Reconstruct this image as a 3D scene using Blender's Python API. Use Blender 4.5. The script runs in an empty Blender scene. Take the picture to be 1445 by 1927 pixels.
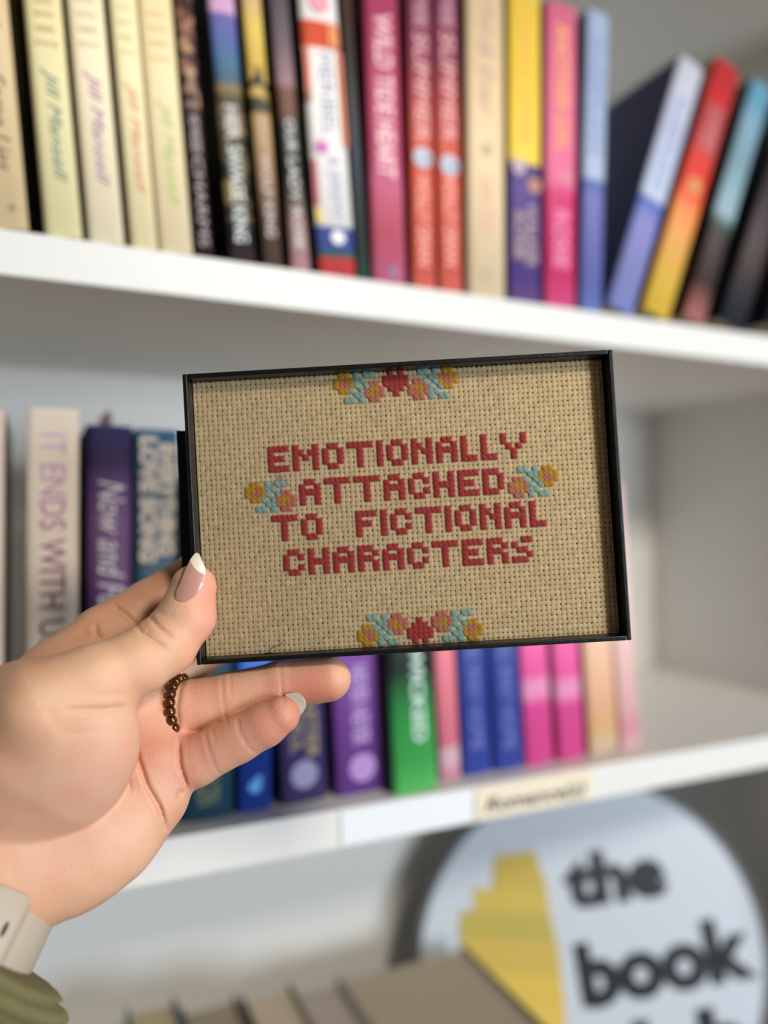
import bpy, bmesh, math, random
import numpy as np
from mathutils import Vector, Matrix

# ------------------------------------------------------------------ camera, world, light, exposure
S = bpy.context.scene
COL = S.collection
F = 1448.0                       # focal length in pixels of the 1445 x 1927 frame
CX, CY = 722.5, 963.5
H = 1.35                         # camera height above the floor
PITCH = math.atan(11.5 / F)
# world axes: X along the shelf, Y into the bookcase, Z up; camera yawed towards +X
_f0 = Vector((0.4166, 0.9091, 0)).normalized()
RIGHT = Vector((_f0.y, -_f0.x, 0))
FWD = (_f0 * math.cos(PITCH) + Vector((0, 0, 1)) * math.sin(PITCH)).normalized()
UP = RIGHT.cross(FWD).normalized()
CAM = Vector((0, 0, H))
cam = bpy.data.cameras.new('camera'); camo = bpy.data.objects.new('camera', cam); COL.objects.link(camo)
R3 = Matrix((RIGHT, UP, -FWD)).transposed()
camo.matrix_world = Matrix.Translation(CAM) @ R3.to_4x4()
cam.sensor_fit = 'VERTICAL'; cam.sensor_height = 24.0; cam.sensor_width = 18.0
cam.lens = 24.0 * F / 1927.0
cam.clip_start = 0.01
cam.dof.use_dof = True; cam.dof.focus_distance = 0.268; cam.dof.aperture_fstop = 1.9
S.camera = camo

w = bpy.data.worlds.new('World'); S.world = w; w.use_nodes = True
bg = w.node_tree.nodes['Background']; bg.inputs[0].default_value = (1.0, 0.95, 0.89, 1); bg.inputs[1].default_value = 0.045

def area(name, loc, target, sx, sy, power, color):
    l = bpy.data.lights.new(name, 'AREA'); l.shape = 'RECTANGLE'; l.size = sx; l.size_y = sy
    l.energy = power; l.color = color
    o = bpy.data.objects.new(name, l); COL.objects.link(o)
    o.location = loc
    d = (Vector(target) - Vector(loc)).normalized()
    o.rotation_euler = d.to_track_quat('-Z', 'Y').to_euler()
    return o
area('window_light', (1.15, -1.75, H - 0.02), (0.25, 0.6, H - .05), 1.1, 0.8, 47, (0.82, 0.91, 1.0))
area('ceiling_light', (0.60, -1.35, H + 1.05), (0.15, 0.3, H), 0.28, 0.28, 27, (1.0, 0.92, 0.80))

S.view_settings.view_transform = 'Standard'; S.view_settings.look = 'None'
S.view_settings.gamma = 1.0; S.view_settings.use_curve_mapping = False
S.view_settings.exposure = 0.0

# ------------------------------------------------------------------ helpers
rnd = random.Random(7)
def lin(c):
    if isinstance(c, str):
        c = c.lstrip('#'); c = tuple(int(c[i:i+2], 16) / 255 for i in (0, 2, 4))
    return tuple(((x / 12.92) if x <= 0.04045 else ((x + 0.055) / 1.055) ** 2.4) for x in c[:3]) + (1,)

def campt(px, py, z):            # point seen at a pixel, z metres in front of the camera
    return CAM + (RIGHT * ((px - CX) / F) + UP * ((CY - py) / F) + FWD) * z
def ray(px, py):
    return RIGHT * ((px - CX) / F) + UP * ((CY - py) / F) + FWD
def on_y(px, py, Y):             # point on the vertical plane y = Y
    r = ray(px, py); return CAM + r * (Y / r.y)
def X_at(px, Y, py=975): return on_y(px, py, Y).x

def mat(name, base, rough=0.5, metal=0.0, spec=0.5, noise=0.0, nscale=40, bump=0.0, bscale=200, sheen=0.0):
    m = bpy.data.materials.new(name); m.use_nodes = True
    nt = m.node_tree; b = nt.nodes['Principled BSDF']
    b.inputs['Base Color'].default_value = lin(base); b.inputs['Roughness'].default_value = rough
    b.inputs['Metallic'].default_value = metal; b.inputs['Specular IOR Level'].default_value = spec
    if sheen: b.inputs['Sheen Weight'].default_value = sheen
    tc = nt.nodes.new('ShaderNodeTexCoord')
    if noise > 0:
        n = nt.nodes.new('ShaderNodeTexNoise'); n.inputs['Scale'].default_value = nscale; n.inputs['Detail'].default_value = 4
        nt.links.new(tc.outputs['Object'], n.inputs['Vector'])
        mx = nt.nodes.new('ShaderNodeMix'); mx.data_type = 'RGBA'; mx.blend_type = 'MIX'
        c = lin(base)
        mx.inputs[6].default_value = tuple(v * (1 - noise) for v in c[:3]) + (1,)
        mx.inputs[7].default_value = tuple(min(1, v * (1 + noise)) for v in c[:3]) + (1,)
        nt.links.new(n.outputs['Fac'], mx.inputs[0]); nt.links.new(mx.outputs[2], b.inputs['Base Color'])
    if bump > 0:
        n2 = nt.nodes.new('ShaderNodeTexNoise'); n2.inputs['Scale'].default_value = bscale; n2.inputs['Detail'].default_value = 3
        nt.links.new(tc.outputs['Object'], n2.inputs['Vector'])
        bp = nt.nodes.new('ShaderNodeBump'); bp.inputs['Strength'].default_value = bump; bp.inputs['Distance'].default_value = 0.0005
        nt.links.new(n2.outputs['Fac'], bp.inputs['Height']); nt.links.new(bp.outputs['Normal'], b.inputs['Normal'])
    return m

def ramp_mat(name, stops, height, const=False, blot=None, rough=0.6):
    """printed spine: colours by height along the spine (object z), optional blotchy second ink"""
    m = bpy.data.materials.new(name); m.use_nodes = True
    nt = m.node_tree; b = nt.nodes['Principled BSDF']; b.inputs['Roughness'].default_value = rough
    tc = nt.nodes.new('ShaderNodeTexCoord'); sp = nt.nodes.new('ShaderNodeSeparateXYZ')
    nt.links.new(tc.outputs['Object'], sp.inputs[0])
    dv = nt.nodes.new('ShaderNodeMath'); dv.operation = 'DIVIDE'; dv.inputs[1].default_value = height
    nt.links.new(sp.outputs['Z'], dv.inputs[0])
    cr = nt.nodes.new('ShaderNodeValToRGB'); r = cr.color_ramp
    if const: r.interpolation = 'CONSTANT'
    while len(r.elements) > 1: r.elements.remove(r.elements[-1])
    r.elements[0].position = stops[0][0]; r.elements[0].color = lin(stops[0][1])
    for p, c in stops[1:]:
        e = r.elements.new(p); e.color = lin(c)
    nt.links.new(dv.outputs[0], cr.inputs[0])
    out = cr.outputs[0]
    if blot:
        cols, scale, lo, hi = blot          # blotches between heights lo..hi
        v = nt.nodes.new('ShaderNodeTexVoronoi'); v.inputs['Scale'].default_value = scale
        nt.links.new(tc.outputs['Object'], v.inputs['Vector'])
        c2 = nt.nodes.new('ShaderNodeValToRGB'); rr = c2.color_ramp; rr.interpolation = 'CONSTANT'
        while len(rr.elements) > 1: rr.elements.remove(rr.elements[-1])
        rr.elements[0].position = 0; rr.elements[0].color = lin(cols[0])
        for i, c in enumerate(cols[1:]):
            e = rr.elements.new((i + 1) / len(cols)); e.color = lin(c)
        sx = nt.nodes.new('ShaderNodeSeparateColor'); nt.links.new(v.outputs['Color'], sx.inputs[0])
        nt.links.new(sx.outputs[0], c2.inputs[0])
        g1 = nt.nodes.new('ShaderNodeMath'); g1.operation = 'GREATER_THAN'; g1.inputs[1].default_value = lo
        g2 = nt.nodes.new('ShaderNodeMath'); g2.operation = 'LESS_THAN'; g2.inputs[1].default_value = hi
        nt.links.new(dv.outputs[0], g1.inputs[0]); nt.links.new(dv.outputs[0], g2.inputs[0])
        gt = nt.nodes.new('ShaderNodeMath'); gt.operation = 'GREATER_THAN'; gt.inputs[1].default_value = 0.45
        nt.links.new(sx.outputs[1], gt.inputs[0])
        m1 = nt.nodes.new('ShaderNodeMath'); m1.operation = 'MULTIPLY'; nt.links.new(g1.outputs[0], m1.inputs[0]); nt.links.new(g2.outputs[0], m1.inputs[1])
        m2 = nt.nodes.new('ShaderNodeMath'); m2.operation = 'MULTIPLY'; nt.links.new(m1.outputs[0], m2.inputs[0]); nt.links.new(gt.outputs[0], m2.inputs[1])
        mx = nt.nodes.new('ShaderNodeMix'); mx.data_type = 'RGBA'
        nt.links.new(m2.outputs[0], mx.inputs[0]); nt.links.new(out, mx.inputs[6]); nt.links.new(c2.outputs[0], mx.inputs[7])
        out = mx.outputs[2]
    nt.links.new(out, b.inputs['Base Color'])
    return m

def link(name, me, m=None, parent=None):
    o = bpy.data.objects.new(name, me); COL.objects.link(o)
    if m is not None:
        for k in (m if isinstance(m, (list, tuple)) else [m]): me.materials.append(k)
    if parent: o.parent = parent
    return o
def obj(name, bm, m, parent=None, smooth=False):
    me = bpy.data.meshes.new(name); bm.normal_update(); bm.to_mesh(me); bm.free()
    if smooth: me.shade_smooth()
    return link(name, me, m, parent)
def meta(o, label=None, cat=None, group=None, kind=None):
    if label: o['label'] = label
    if cat: o['category'] = cat
    if group: o['group'] = group
    if kind: o['kind'] = kind
    return o
def empty(name, loc, rot=None, mw=None):
    o = bpy.data.objects.new(name, None); COL.objects.link(o); o.empty_display_size = 0.02
    if mw is not None: o.matrix_world = mw
    else:
        o.location = loc
        if rot: o.rotation_euler = rot
    return o
def add_box(bm, x0, x1, y0, y1, z0, z1, bev=0.0, segs=2, mi=0):
    vs = [bm.verts.new(p) for p in ((x0,y0,z0),(x1,y0,z0),(x1,y1,z0),(x0,y1,z0),(x0,y0,z1),(x1,y0,z1),(x1,y1,z1),(x0,y1,z1))]
    fs = [bm.faces.new([vs[i] for i in f]) for f in ((0,3,2,1),(4,5,6,7),(0,1,5,4),(1,2,6,5),(2,3,7,6),(3,0,4,7))]
    for f in fs: f.material_index = mi
    if bev > 0:
        es = list({e for f in fs for e in f.edges})
        bmesh.ops.bevel(bm, geom=es, offset=bev, segments=segs, affect='EDGES', profile=0.5)
def box(name, x0, x1, y0, y1, z0, z1, m, parent=None, bev=0.0):
    bm = bmesh.new(); add_box(bm, x0, x1, y0, y1, z0, z1, bev); return obj(name, bm, m, parent)
def prism(bm, pts, z0, z1, mi=0):
    a = [bm.verts.new((p[0], p[1], z0)) for p in pts]; b = [bm.verts.new((p[0], p[1], z1)) for p in pts]
    n = len(pts); fs = [bm.faces.new(a[::-1]), bm.faces.new(b)]
    for i in range(n): fs.append(bm.faces.new((a[i], a[(i+1) % n], b[(i+1) % n], b[i])))
    for f in fs: f.material_index = mi
    return fs

_txt = {}
def text_mesh(s, length, height, extr=0.00015, shear=0.0, bold=0.0, space=1.0):
    """flat lettering, x = reading direction, y = up, centred, scaled to length x height"""
    c = bpy.data.curves.new('txt', 'FONT'); c.body = s; c.shear = shear; c.offset = bold; c.space_character = space
    c.resolution_u = 3; c.extrude = 0.0
    o = bpy.data.objects.new('txt', c); COL.objects.link(o)
    dg = bpy.context.evaluated_depsgraph_get()
    me = bpy.data.meshes.new_from_object(o.evaluated_get(dg))
    bpy.data.objects.remove(o); bpy.data.curves.remove(c)
    n = len(me.vertices); co = np.zeros(n * 3); me.vertices.foreach_get('co', co); co = co.reshape(-1, 3)
    mn, mx = co.min(0), co.max(0)
    co -= (mn + mx) / 2; sz = np.maximum(mx - mn, 1e-6)
    co[:, 0] *= length / sz[0]; co[:, 1] *= height / sz[1]; co[:, 2] = 0
    me.vertices.foreach_set('co', co.ravel()); me.materials.clear(); me.update()
    return me

# ------------------------------------------------------------------ materials
M_shelf = mat('white_laminate', '#e0dfdb', 0.42, noise=0.015, nscale=8, bump=0.05, bscale=90)
M_back = mat('white_backboard', '#dddbd6', 0.55, noise=0.015, nscale=6)
M_page = mat('page_paper', '#d9cbb0', 0.85, noise=0.08, nscale=300)
M_page_w = mat('page_paper_pale', '#cfc6b8', 0.85, noise=0.08, nscale=300)

# ------------------------------------------------------------------ setting: floor and wall the bookcase stands on
FRONT, BACK = 0.415, 0.668
LX0, LX1 = -0.125, 0.645        # inner faces of the side panels
M_floor = mat('oak_floor', '#8f7458', 0.5, noise=0.12, nscale=5)
fl = box('floor', -2.2, 2.6, -2.4, 0.72, -0.05, 0.0, M_floor); meta(fl, 'pale oak floor under the bookcase', 'floor', kind='structure')
wl = box('wall_back', -2.2, 2.6, 0.70, 0.80, 0.0, 2.6, mat('wall_paint', '#d8d4cb', 0.8, noise=0.02)); meta(wl, 'off-white wall behind the bookcase', 'wall', kind='structure')

# ------------------------------------------------------------------ bookcase
bc = empty('bookcase', (0.26, 0.54, 0)); meta(bc, 'tall white laminate bookcase filled with colourful paperbacks', 'bookcase')
def bcpart(name, *a, m=M_shelf, bev=0.0008):
    x0, x1, y0, y1, z0, z1 = a
    return box(name, x0 - .26, x1 - .26, y0 - .54, y1 - .54, z0, z1, m, bc, bev)
SH = [H - 0.568, H - 0.168, H + 0.1405, H + 0.475]      # tops of the shelves in sight and just out of it
for z in SH: bcpart('shelf', LX0, LX1, FRONT, BACK, z - 0.0225, z)
bcpart('shelf', LX0, LX1, FRONT, BACK, 0.06, 0.0825); bcpart('shelf', LX0, LX1, FRONT, BACK, 0.40, 0.4225)
bcpart('side_panel', LX0 - 0.02, LX0, FRONT, BACK + .006, 0, 2.2)
bcpart('side_panel', LX1, LX1 + 0.02, FRONT, BACK + .006, 0, 2.2)
bcpart('back_panel', LX0, LX1, BACK, BACK + 0.006, 0.02, 2.18, m=M_back, bev=0)
bcpart('top_panel', LX0, LX1, FRONT, BACK + .006, 2.178, 2.2)
bcpart('plinth', LX0, LX1, FRONT + .02, FRONT + .036, 0, 0.06)

# labels stuck on the front edge of the middle shelf
zt = H - 0.168
def shelf_label(px0, px1, base, name, label, txt=None):
    x0, x1 = X_at(px0, FRONT), X_at(px1, FRONT)
    o = empty(name, ((x0 + x1) / 2, FRONT, zt - 0.0225)); meta(o, label, 'label')
    hw = (x1 - x0) / 2
    box('card', -hw, hw, -0.0012, -0.0001, 0.0015, 0.0215, base, o, 0.0003)
    if txt:
        me = text_mesh(txt, hw * 1.72, 0.0115, shear=0.3, bold=0.02)
        t = link('handwriting', me, mat('marker_ink', '#1d1a18', 0.6), o)
        t.matrix_local = Matrix(((1,0,0,0),(0,0,-1,-0.00135),(0,1,0,0.0088),(0,0,0,1)))
        t['label'] = 'dark handwritten lettering'
shelf_label(640, 886, mat('label_white', '#e6eaee', 0.3), 'shelf_label', 'blank white strip on the middle shelf edge, left of the cream card')
shelf_label(893, 1112, mat('label_cream', '#e6d9c0', 0.6, noise=0.03), 'shelf_label', 'cream card with dark handwriting on the middle shelf edge', 'Romance(s)')

# ------------------------------------------------------------------ books
def book(label, X0, X1, z, h, spine, side, texts=(), Y=0.42, depth=0.128, lean=0.0, hard=False, pages=M_page, group=None, marks=(), tilt=0.0):
    """standing book: cover (spine + two boards) and page block, lettering and printed marks on the spine.
       lean > 0 leans to the right. texts: (string, z centre 0..1, length 0..1, height 0..1 of width, colour, shear, bold, xoff)"""
    wd = X1 - X0
    o = empty('book', (0, 0, 0)); meta(o, label, 'book', group)
    pivot = X1 if lean > 0 else X0
    o.matrix_world = Matrix.Translation((pivot, Y, z)) @ Matrix.Rotation(lean, 4, 'Y') @ Matrix.Rotation(tilt, 4, 'Z') @ Matrix.Translation(((X0 + X1) / 2 - pivot, 0, 0))
    t = 0.0024 if hard else 0.0007
    ov = 0.003 if hard else 0.0
    hw = wd / 2
    bul = 0.0022 if hard else 0.0008            # roundness of the spine
    n = 8; outer = []
    for i in range(n + 1):
        a = i / n; x = -hw + wd * a
        outer.append((x, -bul * (1 - (2 * a - 1) ** 2) + (0.0012 if i in (0, n) else 0.0)))
    inner = [(x * (hw - t) / hw, y + t) for x, y in outer]
    bm = bmesh.new()
    for z0, z1 in ((0, h),):
        ao = [bm.verts.new((p[0], p[1], z0)) for p in outer]; bo = [bm.verts.new((p[0], p[1], z1)) for p in outer]
        ai = [bm.verts.new((p[0], p[1], z0)) for p in inner]; bi = [bm.verts.new((p[0], p[1], z1)) for p in inner]
        lo = [bm.verts.new((s * hw, depth, zz)) for s in (-1, 1) for zz in (z0, z1)]
        li = [bm.verts.new((s * (hw - t), depth, zz)) for s in (-1, 1) for zz in (z0, z1)]
        def f(vs, mi): 
            fc = bm.faces.new(vs); fc.material_index = mi; return fc
        for i in range(n):
            f((ao[i], ao[i+1], bo[i+1], bo[i]), 0).smooth = True
            f((ai[i+1], ai[i], bi[i], bi[i+1]), 1)
            f((bo[i], bo[i+1], bi[i+1], bi[i]), 0); f((ao[i+1], ao[i], ai[i], ai[i+1]), 0)
        # left board
        f((lo[0], ao[0], bo[0], lo[1]), 1); f((ai[0], li[0], li[1], bi[0]), 1)
        f((bo[0], bi[0], li[1], lo[1]), 1); f((ai[0], ao[0], lo[0], li[0]), 1); f((lo[1], li[1], li[0], lo[0]), 1)
        # right board
        f((ao[n], lo[2], lo[3], bo[n]), 1); f((li[2], ai[n], bi[n], li[3]), 1)
        f((bi[n], bo[n], lo[3], li[3]), 1); f((ao[n], ai[n], li[2], lo[2]), 1); f((li[3], lo[3], lo[2], li[2]), 1)
    obj('cover', bm, [spine, side], o)
    bm = bmesh.new(); add_box(bm, -hw + t + .0001, hw - t - .0001, 0.0022 + t, depth - ov - .0005, ov, h - ov - 0.0004)
    obj('pages', bm, pages, o)
    yf = -bul - 0.0002
    for k in texts:
        s, zc, ln, ht, colr, sh, bo_, xo = (list(k) + [0, 0, 0])[:8]
        me = text_mesh(s, h * ln, wd * ht, shear=sh, bold=0 if 'M' in s else bo_)
        tm = colr if not isinstance(colr, (str, tuple)) else mat('spine_ink', colr, 0.45)
        tt = link('title_lettering', me, tm, o)
        tt.matrix_local = Matrix(((0,1,0,xo*wd),(0,0,-1,yf),(-1,0,0,h*zc),(0,0,0,1)))
    for im, mk in enumerate(marks):                                  # ('disc'|'bar', z, size fraction of width, colour, xoff, height fraction)
        kind, zc, sz, colr, xo = mk[:5]
        bm = bmesh.new()
        if kind == 'disc':
            bmesh.ops.create_circle(bm, cap_ends=True, segments=20, radius=wd * sz / 2)
            for v in bm.verts: v.co = Vector((v.co.x, 0, v.co.y))
        else:
            hh = mk[5] * h / 2; ww = wd * sz / 2
            vs = [bm.verts.new(p) for p in ((-ww,0,-hh),(ww,0,-hh),(ww,0,hh),(-ww,0,hh))]; bm.faces.new(vs)
        for v in bm.verts: v.co += Vector((xo * wd, yf - 0.0001 * (im + 1), h * zc))
        obj('spine_emblem', bm, mat('emblem_ink', colr, 0.45), o)
    return o

ZU = H + 0.1405; ZM = H - 0.168; YU = 0.4185; YM = 0.434
_n = [0]
def row(label, a, b, stops, side, texts=(), marks=(), h=.205, up=True, const=False, blot=None, x0=None, wd=None, **k):
    """book on a shelf; a, b = left and right of its foot, print heights read off the spine as image rows and turned into real heights"""
    Y = k.pop('Y', YU if up else YM); z0 = ZU if up else ZM
    if x0 is None: x0 = X_at(a, Y, 500 if up else 1450) + .0003; x1 = X_at(b, Y, 500 if up else 1450) - .0003
    else: x1 = x0 + wd
    pm = ((a + b) / 2 if b else a)
    zd = Y * 3476 / (3160 - (pm - CX)); yb = 975 - (z0 - H) * F / zd
    fr = lambda y: (yb - y) * zd / F / h
    _n[0] += 1
    st = [(min(1, max(0, fr(y))), c) for y, c in stops]
    if blot: blot = (blot[0], blot[1], fr(blot[2]), fr(blot[3]))
    sp = ramp_mat('spine_print', st, h, const, blot)
    tx = [(t[0], (fr(t[1]) + fr(t[2])) / 2, abs(fr(t[1]) - fr(t[2]))) + tuple(t[3:]) for t in texts]
    mk = [(m[0], fr(m[1])) + tuple(m[2:5]) + ((abs(fr(m[5][0]) - fr(m[5][1])),) if len(m) > 5 else ()) for m in marks]
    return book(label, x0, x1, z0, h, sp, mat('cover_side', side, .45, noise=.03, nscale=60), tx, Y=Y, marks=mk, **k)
LA = -0.088                        # the left books lean a little to the left
row('tan paperback with brown script title, leftmost on the upper shelf', -42, 56, [(430, '#e2c89c'), (0, '#d8bd90')], '#2c2410', lean=LA,
    texts=[('Love Some Lies', 40, 325, .36, '#6b4640', .35, 0, .12)], marks=[('disc', 393, .16, '#8d8268', .2)])
row('added slim dark olive filler book set back in the dark gap between the tan and the first cream paperback', 58, 82, [(430, '#1c1710'), (250, '#2a2008'), (0, '#6a5c2c')], '#1c1608', lean=LA, Y=.437, h=.2)  # added filler book, its dark colour standing in for the dark gap
def jill(label, a, b, c0, c1, side, y0, y1, ink, ys, small):
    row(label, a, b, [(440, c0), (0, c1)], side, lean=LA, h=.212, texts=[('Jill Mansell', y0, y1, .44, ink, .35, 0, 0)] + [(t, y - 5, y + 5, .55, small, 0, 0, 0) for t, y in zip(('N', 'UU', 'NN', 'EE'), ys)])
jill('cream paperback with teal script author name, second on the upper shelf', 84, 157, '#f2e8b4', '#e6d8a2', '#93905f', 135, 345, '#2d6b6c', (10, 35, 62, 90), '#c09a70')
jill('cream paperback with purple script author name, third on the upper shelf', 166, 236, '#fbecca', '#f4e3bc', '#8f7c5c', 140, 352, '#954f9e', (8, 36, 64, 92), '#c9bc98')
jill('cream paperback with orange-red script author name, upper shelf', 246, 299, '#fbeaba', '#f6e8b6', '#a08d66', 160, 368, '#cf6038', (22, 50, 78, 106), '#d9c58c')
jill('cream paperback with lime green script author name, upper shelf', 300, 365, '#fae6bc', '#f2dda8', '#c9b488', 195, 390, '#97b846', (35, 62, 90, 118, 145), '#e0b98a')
row('dark floral paperback with white lettering beside the cream paperbacks', 370, 404, [(470, '#2c1a1e'), (200, '#331c1d'), (0, '#3a241c')], '#171009', lean=LA, blot=(['#9a6f5c', '#5c2f30', '#7a4c40', '#b08868'], 170, 205, -300),
    texts=[('HIS WICKED', 222, 290, .55, '#a8989a', 0, .015), ('CHARMS', 297, 465, .55, '#a8989a', 0, .015)])
row('dark paperback with a violet and blue sky on its spine top', 432, 484, [(480, '#3a2a34'), (455, '#252624'), (300, '#2b2a26'), (190, '#4a4028'), (170, '#8a7040'), (158, '#3b5a6e'), (120, '#3f6a8c'), (80, '#5765a0'), (36, '#6a68a6'), (28, '#d6a9cb'), (0, '#cfa2c8')], '#15120e', h=.207, lean=LA,
    blot=(['#9c8550', '#5e5336', '#78684a'], 130, 420, 170), texts=[('HER', 203, 268, .5, '#c3c0bf', 0, .02), ('SAVAGE KING', 278, 458, .5, '#cfd3d2', 0, .02)])
row('paperback with a gold sunset spine over brown with pale lettering', 496, 534, [(485, '#5a443c'), (420, '#5f463c'), (330, '#a5805c'), (225, '#c39c64'), (205, '#4e422e'), (185, '#c2a252'), (120, '#d2b050'), (60, '#e4c462'), (0, '#d9b483')], '#2a1e18', lean=LA,
    blot=(['#3a3022', '#8a6f3e'], 150, 215, 130), texts=[('THE LAST', 222, 285, .5, '#b89c84', 0, .015), ('WOLF KING', 292, 448, .5, '#c4b4b2', 0, .015)])
row('paperback with a mauve and brown spine fading to pink at the foot', 548, 586, [(495, '#c9989a'), (420, '#a9807a'), (380, '#6c5a54'), (330, '#26302b'), (235, '#3a3a34'), (222, '#6a4436'), (175, '#704838'), (160, '#9a747a'), (90, '#6f6068'), (0, '#5d545c')], '#35291f', lean=LA,
    texts=[('OUR', 228, 290, .5, '#c6c3c1', 0, .015), ('LADY ROSE', 300, 470, .5, '#c6c3c1', 0, .015)])
row('white-spined paperback with red, orange and blue floral art and navy lettering', 600, 672,
    [(512, '#d84848'), (488, '#3f6f5c'), (478, '#4a5ba2'), (430, '#f0ece6'), (98, '#d85436'), (50, '#f1e8e8'), (0, '#f0e6e4')], '#3c3d36', h=.207, const=True, lean=LA * .9,
    texts=[('MERIBEL', 108, 260, .36, '#7478a6', 0, .02, .05), ('& JEREMY', 300, 418, .36, '#8184b4', 0, .02, .05)],
    marks=[('bar', 150, .14, '#c9552e', -.43, (100, 200)), ('bar', 350, .14, '#a8293e', -.43, (310, 395)), ('disc', 283, .34, '#c04fa4', -.2), ('bar', 190, .12, '#cf6a3a', .44, (100, 275)), ('bar', 410, .18, '#d6b454', -.41, (398, 425)),
           ('disc', 450, .36, '#e9e6ea', .05), ('disc', 14, .5, '#e98a9c', 0), ('disc', 190, .1, '#2f6a48', -.45), ('bar', 75, .3, '#dd7a38', .3, (55, 95))])
row('slim dark charcoal paperback pressed against the white floral spine', 674, 696, [(510, '#2c5a48'), (460, '#3a4442'), (300, '#343a44'), (100, '#3b3432'), (0, '#4a3428')], '#5a1418', lean=LA * .8)
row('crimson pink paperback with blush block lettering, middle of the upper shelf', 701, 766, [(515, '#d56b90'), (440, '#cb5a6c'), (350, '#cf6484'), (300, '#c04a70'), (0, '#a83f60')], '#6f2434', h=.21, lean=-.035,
    texts=[('WILD', 28, 132, .52, '#e6b3bb', 0, .03), ('TIDE', 142, 218, .52, '#eab9bf', 0, .03), ('HEART', 228, 335, .52, '#efc2c8', 0, .03)], marks=[('disc', 512, .3, '#7d5a8c', .1)])
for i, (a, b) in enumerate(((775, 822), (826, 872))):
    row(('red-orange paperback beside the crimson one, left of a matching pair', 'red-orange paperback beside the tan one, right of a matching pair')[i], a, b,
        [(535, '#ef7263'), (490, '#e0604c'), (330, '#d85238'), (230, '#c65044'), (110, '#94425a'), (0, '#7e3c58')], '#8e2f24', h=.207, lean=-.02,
        texts=[('ONE MORE', -40, 50, .52, '#d8a8b4', .1, .03), ('SUMMER', 62, 265, .55, '#e8b3b0', .1, .03), ('HOLLY DEAN', 332, 500, .52, '#f2a698', 0, .02)], marks=[('disc', 297 + 14 * i, .78, '#b5bccb', 0), ('disc', 300 + 14 * i, .3, '#8e9db4', .2)])
row('tan paperback with faint mauve lettering between the orange pair and the yellow book', 880, 952, [(545, '#f0d8b2'), (300, '#e8cca2'), (0, '#dcc19a')], '#4e4638', h=.207, lean=-.006,
    texts=[('Always', 0, 66, .36, '#bc9c94', .3, 0), ('& Ever', 75, 215, .36, '#b9988f', .3, 0), ('LAURA STONE', 330, 440, .34, '#e2a78c', 0, 0)], marks=[('disc', 280, .26, '#b39f80', 0), ('disc', 515, .26, '#b7a487', 0)])
row('yellow paperback with a purple foot and pale pink lettering', 957, 1019, [(550, '#6a5090'), (520, '#54418a'), (350, '#553a84'), (308, '#3d2f6c'), (303, '#f0cb45'), (0, '#ecc748')], '#3d2d5e', lean=0,
    texts=[('CHANCE SUMMER', 20, 270, .3, '#eeaa58', 0, .02), ('ROSIE', 400, 490, .34, '#a78f8c', 0, .03, -.2), ('WALKER', 380, 500, .34, '#a78f8c', 0, .03, .18)],
    marks=[('disc', 315, .42, '#b9a6b8', -.22), ('disc', 345, .42, '#b8806a', .26)])
row('hot pink paperback with orange lettering on the upper shelf', 1024, 1084, [(560, '#e85288'), (510, '#d8346e'), (365, '#d02a68'), (340, '#de6690'), (150, '#e07692'), (0, '#d8688a')], '#9a3058', lean=.008,
    texts=[('ANOTHER GIRL', 40, 285, .42, '#f0a468', 0, .02), ('ROSIE', 395, 505, .5, '#e67fa4', 0, .03)], marks=[('disc', 330, .36, '#cf8a94', .1)])
row('upright blue paperback with pale blue upper half, right end of the straight row', 1090, 1133, [(570, '#6e84c8'), (530, '#6a70b6'), (365, '#6c6cae'), (340, '#3e5a9e'), (332, '#a9b4cf'), (150, '#9daecf'), (5, '#a8b8d8')], '#24448a', h=.208, lean=.035,
    texts=[('SLEEPLESS', 60, 290, .5, '#8d9cc0', .05, .02)])
# leaning books on the right
def lb(label, a, lean, wd, *r, **k): return row(label, a, 0, *r, lean=lean, x0=X_at(a, YU, 585), wd=wd, **k)
lb('leaning blue paperback with pale upper spine, propped beside the upright blue one', 1140, math.radians(20), .0235,
   [(578, '#8f9cdc'), (530, '#8c92cc'), (400, '#8080c0'), (355, '#3e5cae'), (345, '#b9c3da'), (200, '#b6bcd6'), (120, '#c3c7d8')], '#1b2860', h=.203,
   texts=[('SLEEPLESS', 115, 330, .4, '#9aa6c8', .05, .02)])
lb('leaning paperback with a red to orange to yellow spine', 1206, math.radians(20.5), .0255,
   [(590, '#f3cb48'), (530, '#eec24a'), (450, '#e6a64e'), (370, '#ec8440'), (345, '#e85a34'), (310, '#d23628'), (260, '#d03a30'), (230, '#b84a4c'), (140, '#b03a3c'), (120, '#c8242c'), (90, '#b8262c')], '#b4582c', h=.211,
   texts=[('SUMMER', 140, 235, .45, '#c08a88', 0, .02)], marks=[('disc', 318, .5, '#c89456', 0)])
lb('leaning paperback with a grey-blue spine top and dark brown foot', 1283, math.radians(21), .0215,
   [(600, '#c47c78'), (560, '#8a5450'), (530, '#3c2822'), (420, '#33241c'), (400, '#2f4c34'), (375, '#8fa8b6'), (260, '#7394a0'), (170, '#7fa2b8'), (120, '#5f9ab6')], '#1c2420', h=.206)
lb('dark leaning paperback at the right end of the upper shelf', 1352, math.radians(23), .026, [(600, '#1b2530'), (480, '#3c2622'), (200, '#18202a')], '#141c26', h=.205, depth=.134)
lb('navy paperback leaning against the side panel on the upper shelf', 1440, math.radians(23), .028, [(600, '#1e2a3c'), (200, '#1e2a3c')], '#141c2a', h=.2, depth=.134)

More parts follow.
